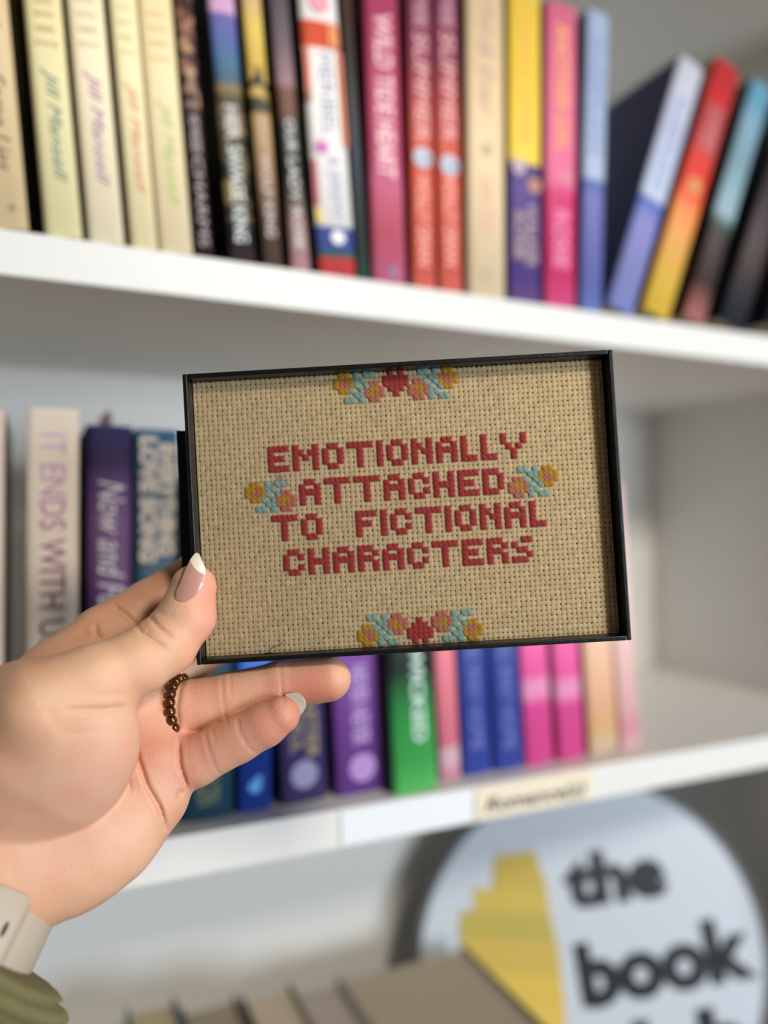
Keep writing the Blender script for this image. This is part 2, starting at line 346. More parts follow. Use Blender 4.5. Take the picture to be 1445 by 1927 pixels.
# middle shelf, spines 20 mm behind the edge
def mb(label, a, b, stops, side, **k): return row(label, a, b, stops, side, up=False, **k)
mb('pale pink book cut by the left edge, middle shelf', -70, 8, [(1500, '#e0cfc4'), (800, '#e0cfc4')], '#4a3228', Y=.43, h=.222)
IEWU = mb('cream book titled in purple capitals, first full spine on the middle shelf', 47, 148, [(1560, '#e6d6cc'), (800, '#f2e6d8')], '#57423a', Y=.425, h=.2237,
          texts=[('IT ENDS WITH US', 815, 1222, .50, '#8d5a92', 0, .004, .0)])
# its ink fades from lilac to plum down the spine
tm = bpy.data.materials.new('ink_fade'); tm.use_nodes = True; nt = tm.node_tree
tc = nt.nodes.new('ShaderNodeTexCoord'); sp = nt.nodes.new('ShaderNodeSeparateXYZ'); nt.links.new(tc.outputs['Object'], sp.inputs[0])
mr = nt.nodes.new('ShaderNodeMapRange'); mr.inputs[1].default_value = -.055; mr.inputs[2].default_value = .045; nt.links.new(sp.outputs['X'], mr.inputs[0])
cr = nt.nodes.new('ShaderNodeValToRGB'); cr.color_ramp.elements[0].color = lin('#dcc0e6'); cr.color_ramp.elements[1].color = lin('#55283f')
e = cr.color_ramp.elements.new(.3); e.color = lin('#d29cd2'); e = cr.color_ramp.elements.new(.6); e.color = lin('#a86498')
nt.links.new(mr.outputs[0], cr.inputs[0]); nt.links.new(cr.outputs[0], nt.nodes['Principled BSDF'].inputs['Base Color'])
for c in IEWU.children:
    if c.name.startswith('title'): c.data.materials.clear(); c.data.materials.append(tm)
pb = mb('navy to purple hardback with white script and a ribbon marker', 160, 248, [(1550, '#34204a'), (1250, '#3c2a56'), (1100, '#5c3a6c'), (980, '#6a4a80'), (900, '#523a70'), (870, '#34284e'), (800, '#2f2c60')], '#120e22', Y=.44, h=.218, hard=True,
        texts=[('Now and Forever', 905, 1250, .58, '#d4cfde', .3, .008, .04)])
bm = bmesh.new()                   # ribbon end standing up from the page tops
pts = [(-.004, .0), (.003, .0), (.004, .012), (.002, .0175), (-.003, .012)]
a = [bm.verts.new((x, .03, .2135 + zz)) for x, zz in pts]; b_ = [bm.verts.new((x, .0306, .2135 + zz)) for x, zz in pts]
bm.faces.new(a); bm.faces.new(b_[::-1])
for i in range(5): bm.faces.new((a[i], b_[i], b_[(i+1) % 5], a[(i+1) % 5]))
rb = obj('ribbon_marker', bm, mat('ribbon', '#5c424c', 0.6), pb)
mb('teal book with two lines of rounded cream lettering', 252, 334, [(1540, '#22465c'), (1100, '#2a4c62'), (810, '#34607e')], '#1d3848', Y=.44, h=.217,
   texts=[('EVERYTHING', 835, 1045, .42, '#c4b8ac', 0, .07, .23), ('LOVE SONG', 822, 1058, .42, '#c6bcb4', 0, .07, -.2)])
mb('deep teal book with faint gold lettering, foot seen under the little finger', 340, 440, [(1528, '#1c4458'), (1200, '#24506a')], '#10222c', h=.19, hard=True,
   texts=[('GOLDEN', 1440, 1510, .45, '#6c7450', 0, .02)])
mb('bright blue book with a light blue emblem, seen below the frame', 446, 512, [(1512, '#183a92'), (1400, '#14318c'), (1300, '#2450b8'), (1265, '#2c62e0'), (1255, '#4a86f6'), (1100, '#4a86f6')], '#0a1022', h=.192,
   marks=[('disc', 1478, .38, '#4f9ede', 0), ('disc', 1465, .22, '#4f9ede', .1)])
mb('navy violet book with gold lettering and a round emblem at its foot', 530, 618, [(1505, '#403468'), (1200, '#3a3468')], '#231d38', lean=-0.05, h=.198,
   texts=[('BEAUTIFUL', 1250, 1415, .26, '#8a7c5c', 0, .02, -.14), ('DISASTER', 1250, 1430, .26, '#948458', 0, .02, .2)], marks=[('disc', 1457, .58, '#8682aa', 0)])
mb('purple book with a pale round emblem at its foot, right of the ring finger', 633, 733, [(1488, '#6c3a90'), (1300, '#78459a'), (1200, '#7c4a9e')], '#3a1e50', lean=-0.053, h=.2,
   texts=[('NEVER NEVER', 1252, 1402, .32, '#ad8cc4', 0, .03)], marks=[('disc', 1444, .5, '#a47fbe', 0)])
mb('green and black book with white lettering under the frame', 742, 826, [(1487, '#62d46e'), (1430, '#43b256'), (1370, '#32a04c'), (1320, '#2a8040'), (1285, '#1c5a30'), (1262, '#10241a'), (1000, '#10241a')], '#143a1e', lean=-0.056, h=.2, Y=.421,
   texts=[('WICKED', 1215, 1398, .3, '#bcd8cc', 0, .03, .12)])
mb('slim salmon pink book with a white foot beside the green book', 828, 869, [(1452, '#e59ab0'), (1436, '#efc6d2'), (1410, '#f0c6ce'), (1400, '#e87e92'), (1200, '#ea8492')], '#7a3048', lean=-0.058, h=.196)
for i, (a, b) in enumerate(((872, 928), (932, 988))):
    mb(('blue book with faint grey lettering, left of a matching pair', 'blue book with faint grey lettering, right of a matching pair')[i], a, b, [(1445, '#3a4cae'), (1330, '#2c429c'), (1200, '#2f4896')], '#1c2c66', lean=-.06 - .004 * i, h=.198,
       texts=[('A LONG WAY HOME', 1130, 1410, .42, '#6f78b4', 0, .03)])
for i, (a, b) in enumerate(((990, 1044), (1052, 1103))):
    mb(('hot pink book with a pale band, left of a matching pair on the middle shelf', 'hot pink book with a pale band, right of a matching pair on the middle shelf')[i], a, b,
       [(1425, '#ea4f9c'), (1325, '#e8509e'), (1308, '#f49cc8'), (1285, '#f29ac6'), (1268, '#ee5ca4'), (1200, '#f06ca8')], '#a02c5c', lean=-.068 - .005 * i, h=.197)
mb('peach-spined book with a yellow patch near its foot', 1110, 1166, [(1415, '#e8c8b0'), (1385, '#e8cc9c'), (1370, '#f2c080'), (1330, '#f3bc98'), (1200, '#f2c8a8')], '#8c3a26', lean=-0.078, h=.199)
mb('pale pink book at the right end of the middle shelf row', 1168, 1208, [(1408, '#ecc6c4'), (1370, '#ee9eb0'), (1330, '#eebcb8'), (1200, '#ecc4c0')], '#e0bab4', lean=-0.086, h=.194)

# ------------------------------------------------------------------ bottom bay: books seen from just above, and the round sign
ZB = SH[0]
def bb(label, a, b, top, cover, pages, depth=.15, Y=.43, side=None, lean=0.0):
    zz = (975 - top) / F * (Y * 3476 / (3160 - ((a + b) / 2 - CX)) ) + H - ZB
    x0, x1 = X_at(a, Y), X_at(b, Y)
    return book(label, x0, x1, ZB, zz, plain('bspine', cover), plain('bside', side or cover), Y=Y, depth=depth, hard=True, pages=pages, lean=lean)
def plain(name, c): return mat(name, c, 0.5, noise=0.03, nscale=60)
# pixel columns here are where the top of the spine shows
bb('blue-covered book with tan page tops, leftmost in the bottom row', 297, 418, 2175, '#2c4a5e', mat('pg1', '#b5a584', .9, noise=.1, nscale=300))
bb('low grey-brown book between the blue and the cream covered ones, bottom row', 430, 562, 2160, '#564a40', mat('pg2', '#9d907c', .9, noise=.1, nscale=300))
bb('cream-paged book with a dark cover in the bottom row', 574, 690, 2120, '#6a5e52', mat('pg3', '#c2b29a', .9, noise=.1, nscale=300))
bb('pinkish-grey paged book beside the cream-paged one, bottom row', 696, 806, 2112, '#8b7f7a', mat('pg4', '#b0a29c', .9, noise=.1, nscale=300))
bb('thick book with broad tan page tops, rightmost in the bottom row', 812, 1095, 2046, '#7c7266', mat('pg5', '#aca08a', .9, noise=.1, nscale=300), depth=.165)

# round sign
zs = 0.70
sc = campt(1119, 1812, zs); rs = 333 / F * zs
ex = (RIGHT * math.cos(math.radians(7)) + UP * math.sin(math.radians(7))).normalized()
sn = (-FWD + RIGHT * .05 + UP * .16).normalized()
ex = (ex - sn * ex.dot(sn)).normalized(); ey = sn.cross(ex)
SM = Matrix((ex, ey, sn)).transposed().to_4x4(); SM.translation = sc
sign = empty('round_sign', None, mw=SM); meta(sign, 'round white sign with yellow book art and black lowercase lettering', 'sign')
def disc(name, r, z0, z1, m, segs=96, bev=.0006):
    bm = bmesh.new(); prism(bm, [(r * math.cos(2*math.pi*i/segs), r * math.sin(2*math.pi*i/segs)) for i in range(segs)], z0, z1)
    return obj(name, bm, m, sign)
disc('board', rs, -.012, 0, mat('sign_white', '#c6ced8', .45, noise=.01))
bm = bmesh.new(); sg = 96
rings = []
for r, z in ((rs - .002, .0012), (rs + .003, .0012), (rs + .003, -.014), (rs - .002, -.014)):
    rings.append([bm.verts.new((r * math.cos(2*math.pi*i/sg), r * math.sin(2*math.pi*i/sg), z)) for i in range(sg)])
for k in range(4):
    for i in range(sg): bm.faces.new((rings[k][i], rings[(k+1) % 4][i], rings[(k+1) % 4][(i+1) % sg], rings[k][(i+1) % sg]))
obj('rim', bm, mat('sign_rim', '#5c5d60', .5), sign)
def sxy(px, py):                   # pixel -> sign-plane coordinates
    r = ray(px, py); t = (sc - CAM).dot(sn) / r.dot(sn); p = CAM + r * t - sc
    return p.dot(ex), p.dot(ey)
ink = mat('sign_ink', '#16181c', .5)
def sign_word(s, px, py, wpx, hpx, rot=0.0):
    me = text_mesh(s, wpx / F * zs, hpx / F * zs, bold=.055)
    t = link('lettering', me, ink, sign); x, y = sxy(px, py)
    t.matrix_local = Matrix.Translation((x, y, .0006)) @ Matrix.Rotation(rot, 4, 'Z')
sign_word('the', 1156, 1648, 200, 100)
sign_word('book', 1254, 1808, 345, 118, .03)
sign_word('club', 1262, 1972, 300, 112, .03)
# yellow stack-of-books artwork, each printed book a strip of its own
poly = [[(930,1610),(1005,1600),(1030,1672),(925,1680)], [(890,1672),(1028,1674),(1042,1760),(893,1720)], [(868,1712),(1036,1722),(1052,1800),(862,1765)],
        [(862,1762),(1050,1772),(1058,1850),(895,1830)], [(888,1826),(1056,1838),(1064,1905),(925,1890)], [(920,1888),(1062,1900),(1070,1990),(960,1980)]]
for i, pl in enumerate(poly):
    bm = bmesh.new(); P = [sxy(*p) for p in pl]
    if sum(P[k][0]*P[(k+1)%4][1]-P[(k+1)%4][0]*P[k][1] for k in range(4)) < 0: P = P[::-1]
    prism(bm, P, .0002, .0007 + .0001 * i)
    obj('yellow_print', bm, mat('yellow_ink', ('#c0a848', '#c8b050', '#b9a74e', '#c9ae50', '#d9b84e', '#dcbc58')[i], .5), sign)

# ------------------------------------------------------------------ picture frame with cross-stitch
th = math.radians(3.3); ph = math.radians(1.6)
fx = RIGHT * math.cos(th) + UP * math.sin(th)
fy0 = -RIGHT * math.sin(th) + UP * math.cos(th)
fy = (fy0 * math.cos(ph) + FWD * math.sin(ph)).normalized()
fn = fx.cross(fy).normalized()
FC = campt(763.5, 953, 0.2733)
FM = Matrix((fx, fy, fn)).transposed().to_4x4(); FM.translation = FC
frame = empty('picture_frame', None, mw=FM)
meta(frame, 'thin black metal picture frame holding a cross-stitched quote, held in the hand', 'picture frame')
W2, H2 = 0.0770, 0.0518
DEP = 0.0125; FABZ = -0.0068
def fxy(px, py, z=FABZ):
    r = ray(px, py); c = FC + fn * z
    t = (c - CAM).dot(fn) / r.dot(fn); p = CAM + r * t - FC
    return p.dot(fx), p.dot(fy)
M_black = mat('black_metal', '#060607', 0.38, spec=.5, bump=.25, bscale=500)
for nm, (x0, x1, y0, y1) in {'rim_side': (-W2, -W2 + .0017, -H2, H2), 'rim_side_r': (W2 - .0017, W2, -H2, H2),
                             'rim_top': (-W2 + .0017, W2 - .0017, H2 - .0017, H2), 'rim_bottom': (-W2 + .0017, W2 - .0017, -H2, -H2 + .0017)}.items():
    bm = bmesh.new(); add_box(bm, x0, x1, y0, y1, -DEP, 0, .0004)
    obj({'rim_side_r': 'rim_side'}.get(nm, nm), bm, M_black, frame)
box('backboard', -W2 + .0017, W2 - .0017, -H2 + .0017, H2 - .0017, -DEP, -DEP + .002, mat('black_board', '#0b0b0c', .8), frame)
# easel strut whose edge peeps out on the left
x0, y0 = fxy(346, 1062, -DEP - .003); x1, y1 = fxy(336, 812, -DEP - .003)
bm = bmesh.new(); prism(bm, [(x0, y0 - .004), (x0 + .05, y0 - .004), (x0 + .05, y1 - .004), (x1, y1)], -DEP - .0045, -DEP - .0002)
obj('easel_back', bm, mat('black_leatherette', '#08080a', .6, bump=.3, bscale=900), frame)
# glass
gm = bpy.data.materials.new('picture_glass'); gm.use_nodes = True; nt = gm.node_tree; nt.nodes.remove(nt.nodes['Principled BSDF'])
tr = nt.nodes.new('ShaderNodeBsdfTransparent'); gl = nt.nodes.new('ShaderNodeBsdfGlossy'); gl.inputs['Roughness'].default_value = .04
fr = nt.nodes.new('ShaderNodeFresnel'); fr.inputs[0].default_value = 1.3; ms = nt.nodes.new('ShaderNodeMixShader')
nt.links.new(fr.outputs[0], ms.inputs[0]); nt.links.new(tr.outputs[0], ms.inputs[1]); nt.links.new(gl.outputs[0], ms.inputs[2])
nt.links.new(ms.outputs[0], nt.nodes['Material Output'].inputs[0])
gz = -0.0050
box('glass', -W2 + .0018, W2 - .0018, -H2 + .0018, H2 - .0018, gz - .0003, gz, gm, frame)

# ---- aida cloth: every block of the weave is real relief
P = 0.001814
g0 = fxy(509.4, 846.4)              # centre of grid cell (0, 0): first stitch of the top line
gx1 = fxy(509.4 + 9.31 * 50 * math.cos(th), 846.4 - 9.31 * 50 * math.sin(th)); PX = (gx1[0] - g0[0]) / 50
gy1 = fxy(509.4 + .50 * 20, 846.4 + 9.30 * 20); PY = (g0[1] - gy1[1]) / 20
NS = 10
IX0, IX1, IY0, IY1 = -W2 + .0021, W2 - .0024, -H2 + .0019, H2 - .0019
ux = np.arange(IX0, IX1, PX / NS); uy = np.arange(IY0, IY1, PY / NS)
GX, GY = np.meshgrid(ux, uy, indexing='ij')
cu = (GX - g0[0]) / PX + .5; cv = (g0[1] - GY) / PY + .5        # cell coordinates, holes at integers
iu = np.floor(cu); iv = np.floor(cv)
hsh = lambda a, b, k: np.modf(np.abs(np.sin(a * 12.9898 + b * 78.233 + k * 37.719) * 43758.5453))[0]
# small wobble so that the weave is not a ruler grid
cu2 = cu + .06 * np.sin(cv * 1.7 + np.floor(cu) * 2.1) * .6 + .04 * np.sin(GY * 900)
cv2 = cv + .05 * np.sin(cu * 1.3 + np.floor(cv) * 1.9)
du = cu2 - np.round(cu2); dv = cv2 - np.round(cv2)              # distance to nearest hole line
hole = np.exp(-((du / .115) ** 2 + (dv / .125) ** 2))
vgro = np.exp(-(du / .09) ** 2) * (.35 + .65 * hsh(iu, iv, 1)) * (1 - np.exp(-(dv / .5) ** 2) * .0)
hgro = np.exp(-(dv / .08) ** 2)
su, sv = np.modf(np.abs(cu2))[0], np.modf(np.abs(cv2))[0]
warp = np.abs(np.sin(su * math.pi * 4)) ; weft = np.abs(np.sin(sv * math.pi * 3))
pick = (np.floor(su * 2) + np.floor(sv * 3)) % 2
hgt = .00008 * np.sin(su * math.pi) ** .6 + .00011 * np.sin(sv * math.pi) ** .8 + .00009 * np.where(pick > 0, warp, weft)
hgt = hgt - .00022 * vgro - .00015 * hgro - .0010 * hole + .00004 * (hsh(iu, iv, 3) - .5) + .00004 * np.random.RandomState(3).rand(*GX.shape)
nx, ny = GX.shape
co = np.stack([GX, GY, FABZ + hgt], -1).reshape(-1, 3)
idx = np.arange(nx * ny).reshape(nx, ny)
q = np.stack([idx[:-1, :-1], idx[1:, :-1], idx[1:, 1:], idx[:-1, 1:]], -1).reshape(-1, 4)
def np_mesh(name, co, quads, tri=False):
    me = bpy.data.meshes.new(name); k = quads.shape[1]
    me.vertices.add(len(co)); me.vertices.foreach_set('co', co.astype(np.float32).ravel())
    me.loops.add(len(quads) * k); me.loops.foreach_set('vertex_index', quads.astype(np.int32).ravel())
    me.polygons.add(len(quads)); me.polygons.foreach_set('loop_start', np.arange(0, len(quads) * k, k, dtype=np.int32))
    me.update(calc_edges=True); me.shade_smooth()
    return me
fm = np_mesh('aida_fabric', co, q)
# thread colour: slight fibre variation, dark gaps at the holes (backing seen through them), a plum ink stain
base = np.array(lin('#f0d6a8')[:3]); dark = np.array(lin('#2a2016')[:3])
var = (.88 + .16 * hsh(iu, iv, 5) + .16 * (hsh(np.floor(cu * 4), iv, 6) - .5))[..., None]
colr = base[None, None] * var
hm = np.clip((hole - .42) / .25, 0, 1)[..., None]
colr = colr * (1 - hm) + dark * hm
for (sx, sy, rr) in ((512, 914, 5), (527, 900, 7), (521, 908, 5), (535, 908, 4), (541, 912, 4), (529, 921, 4)):
    a, b = fxy(sx, sy); rr = rr / 5140
    k = (.6 * np.exp(-(((GX - a) ** 2 + (GY - b) ** 2) / rr ** 2)))[..., None]
    colr = colr * (1 - k) + np.array(lin('#9a5a78')[:3]) * k
def set_col(me, c, name='tint'):
    at = me.color_attributes.new(name, 'FLOAT_COLOR', 'POINT')
    c4 = np.concatenate([c.reshape(-1, 3), np.ones((c.reshape(-1, 3).shape[0], 1))], 1)
    at.data.foreach_set('color', c4.astype(np.float32).ravel())
set_col(fm, colr)
def attr_mat(name, rough=.8, spec=.3, bump=0, bscale=800, sss=0.0, nz=0.0, nscale=60):
    m = bpy.data.materials.new(name); m.use_nodes = True; nt = m.node_tree; b = nt.nodes['Principled BSDF']
    a = nt.nodes.new('ShaderNodeAttribute'); a.attribute_name = 'tint'; out = a.outputs['Color']
    b.inputs['Roughness'].default_value = rough; b.inputs['Specular IOR Level'].default_value = spec
    tc = nt.nodes.new('ShaderNodeTexCoord')
    if nz:
        n = nt.nodes.new('ShaderNodeTexNoise'); n.inputs['Scale'].default_value = nscale; n.inputs['Detail'].default_value = 5
        nt.links.new(tc.outputs['Object'], n.inputs['Vector'])
        mx = nt.nodes.new('ShaderNodeMix'); mx.data_type = 'RGBA'; mx.blend_type = 'MULTIPLY'; mx.inputs[0].default_value = 1
        cr = nt.nodes.new('ShaderNodeValToRGB'); cr.color_ramp.elements[0].position = .3; cr.color_ramp.elements[1].position = .7
        cr.color_ramp.elements[0].color = (1, 1 - nz, 1 - nz, 1); cr.color_ramp.elements[1].color = (1, 1, 1, 1)
        nt.links.new(n.outputs['Fac'], cr.inputs[0]); nt.links.new(out, mx.inputs[6]); nt.links.new(cr.outputs[0], mx.inputs[7]); out = mx.outputs[2]
    nt.links.new(out, b.inputs['Base Color'])
    if sss:
        b.inputs['Subsurface Weight'].default_value = sss; b.inputs['Subsurface Radius'].default_value = (1.0, .35, .2); b.inputs['Subsurface Scale'].default_value = .0035
    if bump:
        n2 = nt.nodes.new('ShaderNodeTexNoise'); n2.inputs['Scale'].default_value = bscale; n2.inputs['Detail'].default_value = 3
        nt.links.new(tc.outputs['Object'], n2.inputs['Vector'])
        bp = nt.nodes.new('ShaderNodeBump'); bp.inputs['Strength'].default_value = bump; bp.inputs['Distance'].default_value = .0002
        nt.links.new(n2.outputs['Fac'], bp.inputs['Height']); nt.links.new(bp.outputs[0], b.inputs['Normal'])
    return m
fab = link('aida_fabric', fm, attr_mat('aida_cloth', .9, .1), frame); fab['kind'] = 'stuff'; fab['label'] = 'beige open-weave aida cloth'

# ---- stitches
GL = {'E': 'XXXX/X.../XXX./X.../XXXX', 'M': 'X...X/XX.XX/X.X.X/X...X/X...X', 'O': '.XX./X..X/X..X/X..X/.XX.', 'T': 'XXXXX/..X../..X../..X../..X..',
      'I': 'X/X/X/X/X', 'N': 'X..X/XX.X/X.XX/X..X/X..X', 'A': '.XX./X..X/XXXX/X..X/X..X', 'L': 'X../X../X../X../XXX', 'Y': 'X...X/X...X/.X.X./..X../..X..',
      'C': '.XX./X..X/X.../X..X/.XX.', 'H': 'X..X/X..X/XXXX/X..X/X..X', 'D': 'XXX./X..X/X..X/X..X/XXX.', 'F': 'XXXX/X.../XXX./X.../X...',
      'R': 'XXX./X..X/XXX./X..X/X..X', 'S': '..XX/X.../.XX./...X/XXX.'}
cells = {}
def put(word, c, r):
    for ch in word:
        g = GL[ch].split('/')
        for j, row in enumerate(g):
            for i, x in enumerate(row):
                if x == 'X': cells[(c + i, r + j)] = 'R'
        c += len(g[0]) + 1
put('EMOTIONALLY', 0, 0); put('ATTACHED', 6, 7); put('TO', 0, 14); put('FICTIONAL', 17, 14); put('CHARACTERS', 2, 21)
fl_rows = ['.YY.B.BB..', 'YYPYBB....', 'YPPYB.BPP.', '.YYB.BPYYP', '....BBPYPP', '..BB.BPP..']
fl_rows[4] = '....BBPYPP'; fl_rows[5] = '..BB.B.PP.'; fl_rows[2] = 'YPPYB.BPP.'
def motif(c, r, mirror=False, flip=False):
    for j, row in enumerate(fl_rows):
        rr = r + (5 - j if flip else j)
        for i, x in enumerate(row):
            if x != '.': cells[(c + (9 - i if mirror else i), rr)] = x
motif(-5, 7); motif(48, 7, True)
heart = ['.X.X.', 'XXXXX', 'XXXXX', '.XXX.', '..X..']
def hrt(c, r, flip=False):
    for j, row in enumerate(heart):
        for i, x in enumerate(row):
            if x == 'X': cells[(c + i, r - j if flip else r + j)] = 'R'
motif(14, -14); hrt(24, -14); motif(29, -14, True)
motif(16, 35, False, True); hrt(26, 40, True); motif(31, 35, True, True)
THR = {'R': mat('red_floss', '#c24542', .65), 'Y': mat('yellow_floss', '#d9a52c', .5), 'P': mat('pink_floss', '#d98470', .5), 'B': mat('mint_floss', '#a3c6bc', .5)}
NAMES = {'R': 'red_stitch', 'Y': 'yellow_stitch', 'P': 'coral_stitch', 'B': 'mint_stitch'}
def stitch_geo(seed):
    """one X: two crossing bundles of floss, the second lying over the first; each bundle three plies"""
    r = random.Random(seed); V = []; Q = []
    for k, ang in enumerate((1, -1)):
        dx, dy = .70 * PX, .70 * PY * ang
        L = math.hypot(dx, dy); tx, ty = dx / L, dy / L; px_, py_ = -ty, tx
        for ply in (-1.5, -.5, .5, 1.5):
            off = ply * PX * (.155 + .02 * r.random())
            n = 7; m = 6; b0 = len(V)
            for i in range(n):
                s = i / (n - 1) * 2 - 1
                prof = (1 - s * s) ** .5 if abs(s) < 1 else 0
                prof = prof ** .6; wd = PX * .125 * (.6 + .4 * prof); spread = .55 + .45 * prof
                hz = (.00010 if k == 0 else .00042) * (.05 + .95 * prof) + (.00005 if abs(ply) < 1 else 0)
                cx, cy = tx * s * L * .81 + px_ * off * spread, ty * s * L * .81 + py_ * off * spread
                for j in range(m):
                    a = 2 * math.pi * j / m
                    o_ = math.cos(a) * wd; z = math.sin(a) * wd * 1.1 + hz
                    V.append((cx + px_ * o_, cy + py_ * o_, z))
            for i in range(n - 1):
                for j in range(m):
                    Q.append((b0 + i*m + j, b0 + i*m + (j+1) % m, b0 + (i+1)*m + (j+1) % m, b0 + (i+1)*m + j))
    return V, Q
geos = [stitch_geo(s) for s in range(3)]
smesh = {}
for k, m_ in THR.items():
    for v, (V, Q) in enumerate(geos):
        me = bpy.data.meshes.new(NAMES[k]); me.from_pydata(V, [], Q); me.update(); me.shade_smooth(); me.materials.append(m_); smesh[(k, v)] = me
cnt = 0; rest = []
for (c, r), k in sorted(cells.items(), key=lambda t: (t[0][1], t[0][0])):
    x = g0[0] + c * PX + rnd.uniform(-1, 1) * 2e-5; y = g0[1] - r * PY + rnd.uniform(-1, 1) * 2e-5; z = FABZ + .00024
    rz = rnd.uniform(-.06, .06); v = rnd.randrange(3); sc_ = rnd.uniform(.96, 1.05)
    if k == 'R':
        cnt += 1
        if cnt > 300: rest.append((x, y, z, rz, v, sc_)); continue
    o = bpy.data.objects.new(NAMES[k], smesh[(k, v)]); COL.objects.link(o); o.parent = fab
    o.location = (x, y, z); o.rotation_euler = (0, 0, rz); o.scale = (sc_, sc_, 1)
VV = []; QQ = []
for x, y, z, rz, v, s in rest:
    V, Q = geos[v]; b0 = len(VV); ca, sa = math.cos(rz) * s, math.sin(rz) * s
    VV += [(x + p[0]*ca - p[1]*sa, y + p[0]*sa + p[1]*ca, z + p[2]) for p in V]; QQ += [tuple(i + b0 for i in q_) for q_ in Q]
if VV:
    me = bpy.data.meshes.new('red_stitches'); me.from_pydata(VV, [], QQ); me.update(); me.shade_smooth()
    o = link('red_stitches', me, THR['R'], fab); o['kind'] = 'stuff'
# stray dark thread at the foot of the cloth
def tube(bm, pts, rad, m=8, cap=True):
    pts = [Vector(p) for p in pts]; prev = None; n = len(pts); rings = []
    for i, p in enumerate(pts):
        d = (pts[min(i+1, n-1)] - pts[max(i-1, 0)]).normalized()
        u = d.orthogonal().normalized() if prev is None else (prev - d * prev.dot(d)).normalized()
        prev = u; v = d.cross(u); r = rad[i] if isinstance(rad, (list, tuple)) else rad
        rings.append([bm.verts.new(p + (u * math.cos(2*math.pi*j/m) + v * math.sin(2*math.pi*j/m)) * r) for j in range(m)])
    for i in range(n - 1):
        for j in range(m): bm.faces.new((rings[i][j], rings[i][(j+1) % m], rings[i+1][(j+1) % m], rings[i+1][j]))
    if cap: bm.faces.new(rings[0][::-1]); bm.faces.new(rings[-1])
bm = bmesh.new()
tube(bm, [(*fxy(x, y), FABZ + .0004) for x, y in ((505,1224),(512,1219),(524,1214),(534,1209))], .00008, 5)
tube(bm, [(*fxy(x, y), FABZ + .0004) for x, y in ((498,1229),(508,1227),(519,1229),(526,1233))], .00007, 5)
obj('stray_thread', bm, mat('dark_thread', '#2b2420', .7), frame)

# ------------------------------------------------------------------ person: left hand, built as one smooth surface from a distance field
VOX = 0.65
X0g, X1g, Y0g, Y1g, Z0g, Z1g = -172., -6., -172., -4., 200., 316.
xs = np.arange(X0g, X1g, VOX, dtype=np.float32); ys = np.arange(Y0g, Y1g, VOX, dtype=np.float32); zs_ = np.arange(Z0g, Z1g, VOX, dtype=np.float32)
def C(px, py, z): return np.array([(px - CX) / F * z, (CY - py) / F * z, z], dtype=np.float32)
BIG = 60.0
def sub(mn, mx):
    i0 = max(0, int((mn[0] - X0g) / VOX)); i1 = min(len(xs), int((mx[0] - X0g) / VOX) + 2)
    j0 = max(0, int((mn[1] - Y0g) / VOX)); j1 = min(len(ys), int((mx[1] - Y0g) / VOX) + 2)
    k0 = max(0, int((mn[2] - Z0g) / VOX)); k1 = min(len(zs_), int((mx[2] - Z0g) / VOX) + 2)
    return (slice(i0, i1), slice(j0, j1), slice(k0, k1))
def cone(p, a, b, ra, rb, zf=1.0):
    """tapered capsule; zf < 1 flattens it in depth"""
    ax = np.array([1, 1, 1 / zf], np.float32)
    a2, b2 = a * ax, b * ax; X, Y, Z = p[0], p[1], p[2] * ax[2]
    d = b2 - a2; L = float(d @ d) + 1e-6
    t = np.clip(((X - a2[0]) * d[0] + (Y - a2[1]) * d[1] + (Z - a2[2]) * d[2]) / L, 0, 1)
    q = np.sqrt((X - a2[0] - t * d[0]) ** 2 + (Y - a2[1] - t * d[1]) ** 2 + (Z - a2[2] - t * d[2]) ** 2)
    return (q - (ra + (rb - ra) * t)) * (zf if zf < 1 else 1.0) ** .5
def smin(a, b, k):
    h = np.clip(.5 + .5 * (b - a) / k, 0, 1); return b + (a - b) * h - k * h * (1 - h)
def chain(D, pts, k, zf=1.0):
    """pts: (px, py, z mm, radius px)"""
    P_ = [C(*q[:3]) for q in pts]; R_ = [q[3] / F * q[2] for q in pts]
    for i in range(len(pts) - 1):
        r = max(R_[i], R_[i+1]) + 14
        s = sub(np.minimum(P_[i], P_[i+1]) - r, np.maximum(P_[i], P_[i+1]) + r)
        p = (xs[s[0]][:, None, None], ys[s[1]][None, :, None], zs_[s[2]][None, None, :])
        D[s] = smin(D[s], cone(p, P_[i], P_[i+1], R_[i], R_[i+1], zf), k)
def new(): return np.full((len(xs), len(ys), len(zs_)), BIG, np.float32)

THUMB = [(80, 1335, 240, 88), (180, 1280, 247, 66), (262, 1244, 254, 59), (312, 1212, 259, 56), (351, 1160, 262.3, 51), (364, 1106, 264.2, 43)]
INDEX = [(105, 1275, 268, 66), (195, 1196, 279, 56), (282, 1140, 290, 49), (372, 1082, 299.0, 44), (452, 1040, 300, 38)]
MIDDLE = [(250, 1300, 276, 60), (330, 1262, 290, 50), (400, 1205, 299, 46), (470, 1165, 301, 40)]
RING = [(270, 1350, 278, 54), (345, 1334, 278, 51), (430, 1315, 280, 48), (527, 1291, 281, 45.5), (619, 1278, 281, 41)]
LITTLE = [(285, 1455, 268, 58), (368, 1432, 268, 47), (450, 1390, 269, 43.5), (500, 1363, 269, 41), (528, 1346, 268.5, 36)]
palm = new()
chain(palm, [(110, 1275, 270, 62), (215, 1310, 274, 62), (262, 1375, 275, 66), (272, 1450, 270, 70), (262, 1505, 266, 62)], 8, .8)          # heads of the hand bones
chain(palm, [(262, 1495, 264, 66), (200, 1565, 258, 82), (125, 1612, 252, 88), (40, 1635, 246, 88), (-55, 1660, 242, 106)], 10, .85)      # little-finger side of the palm
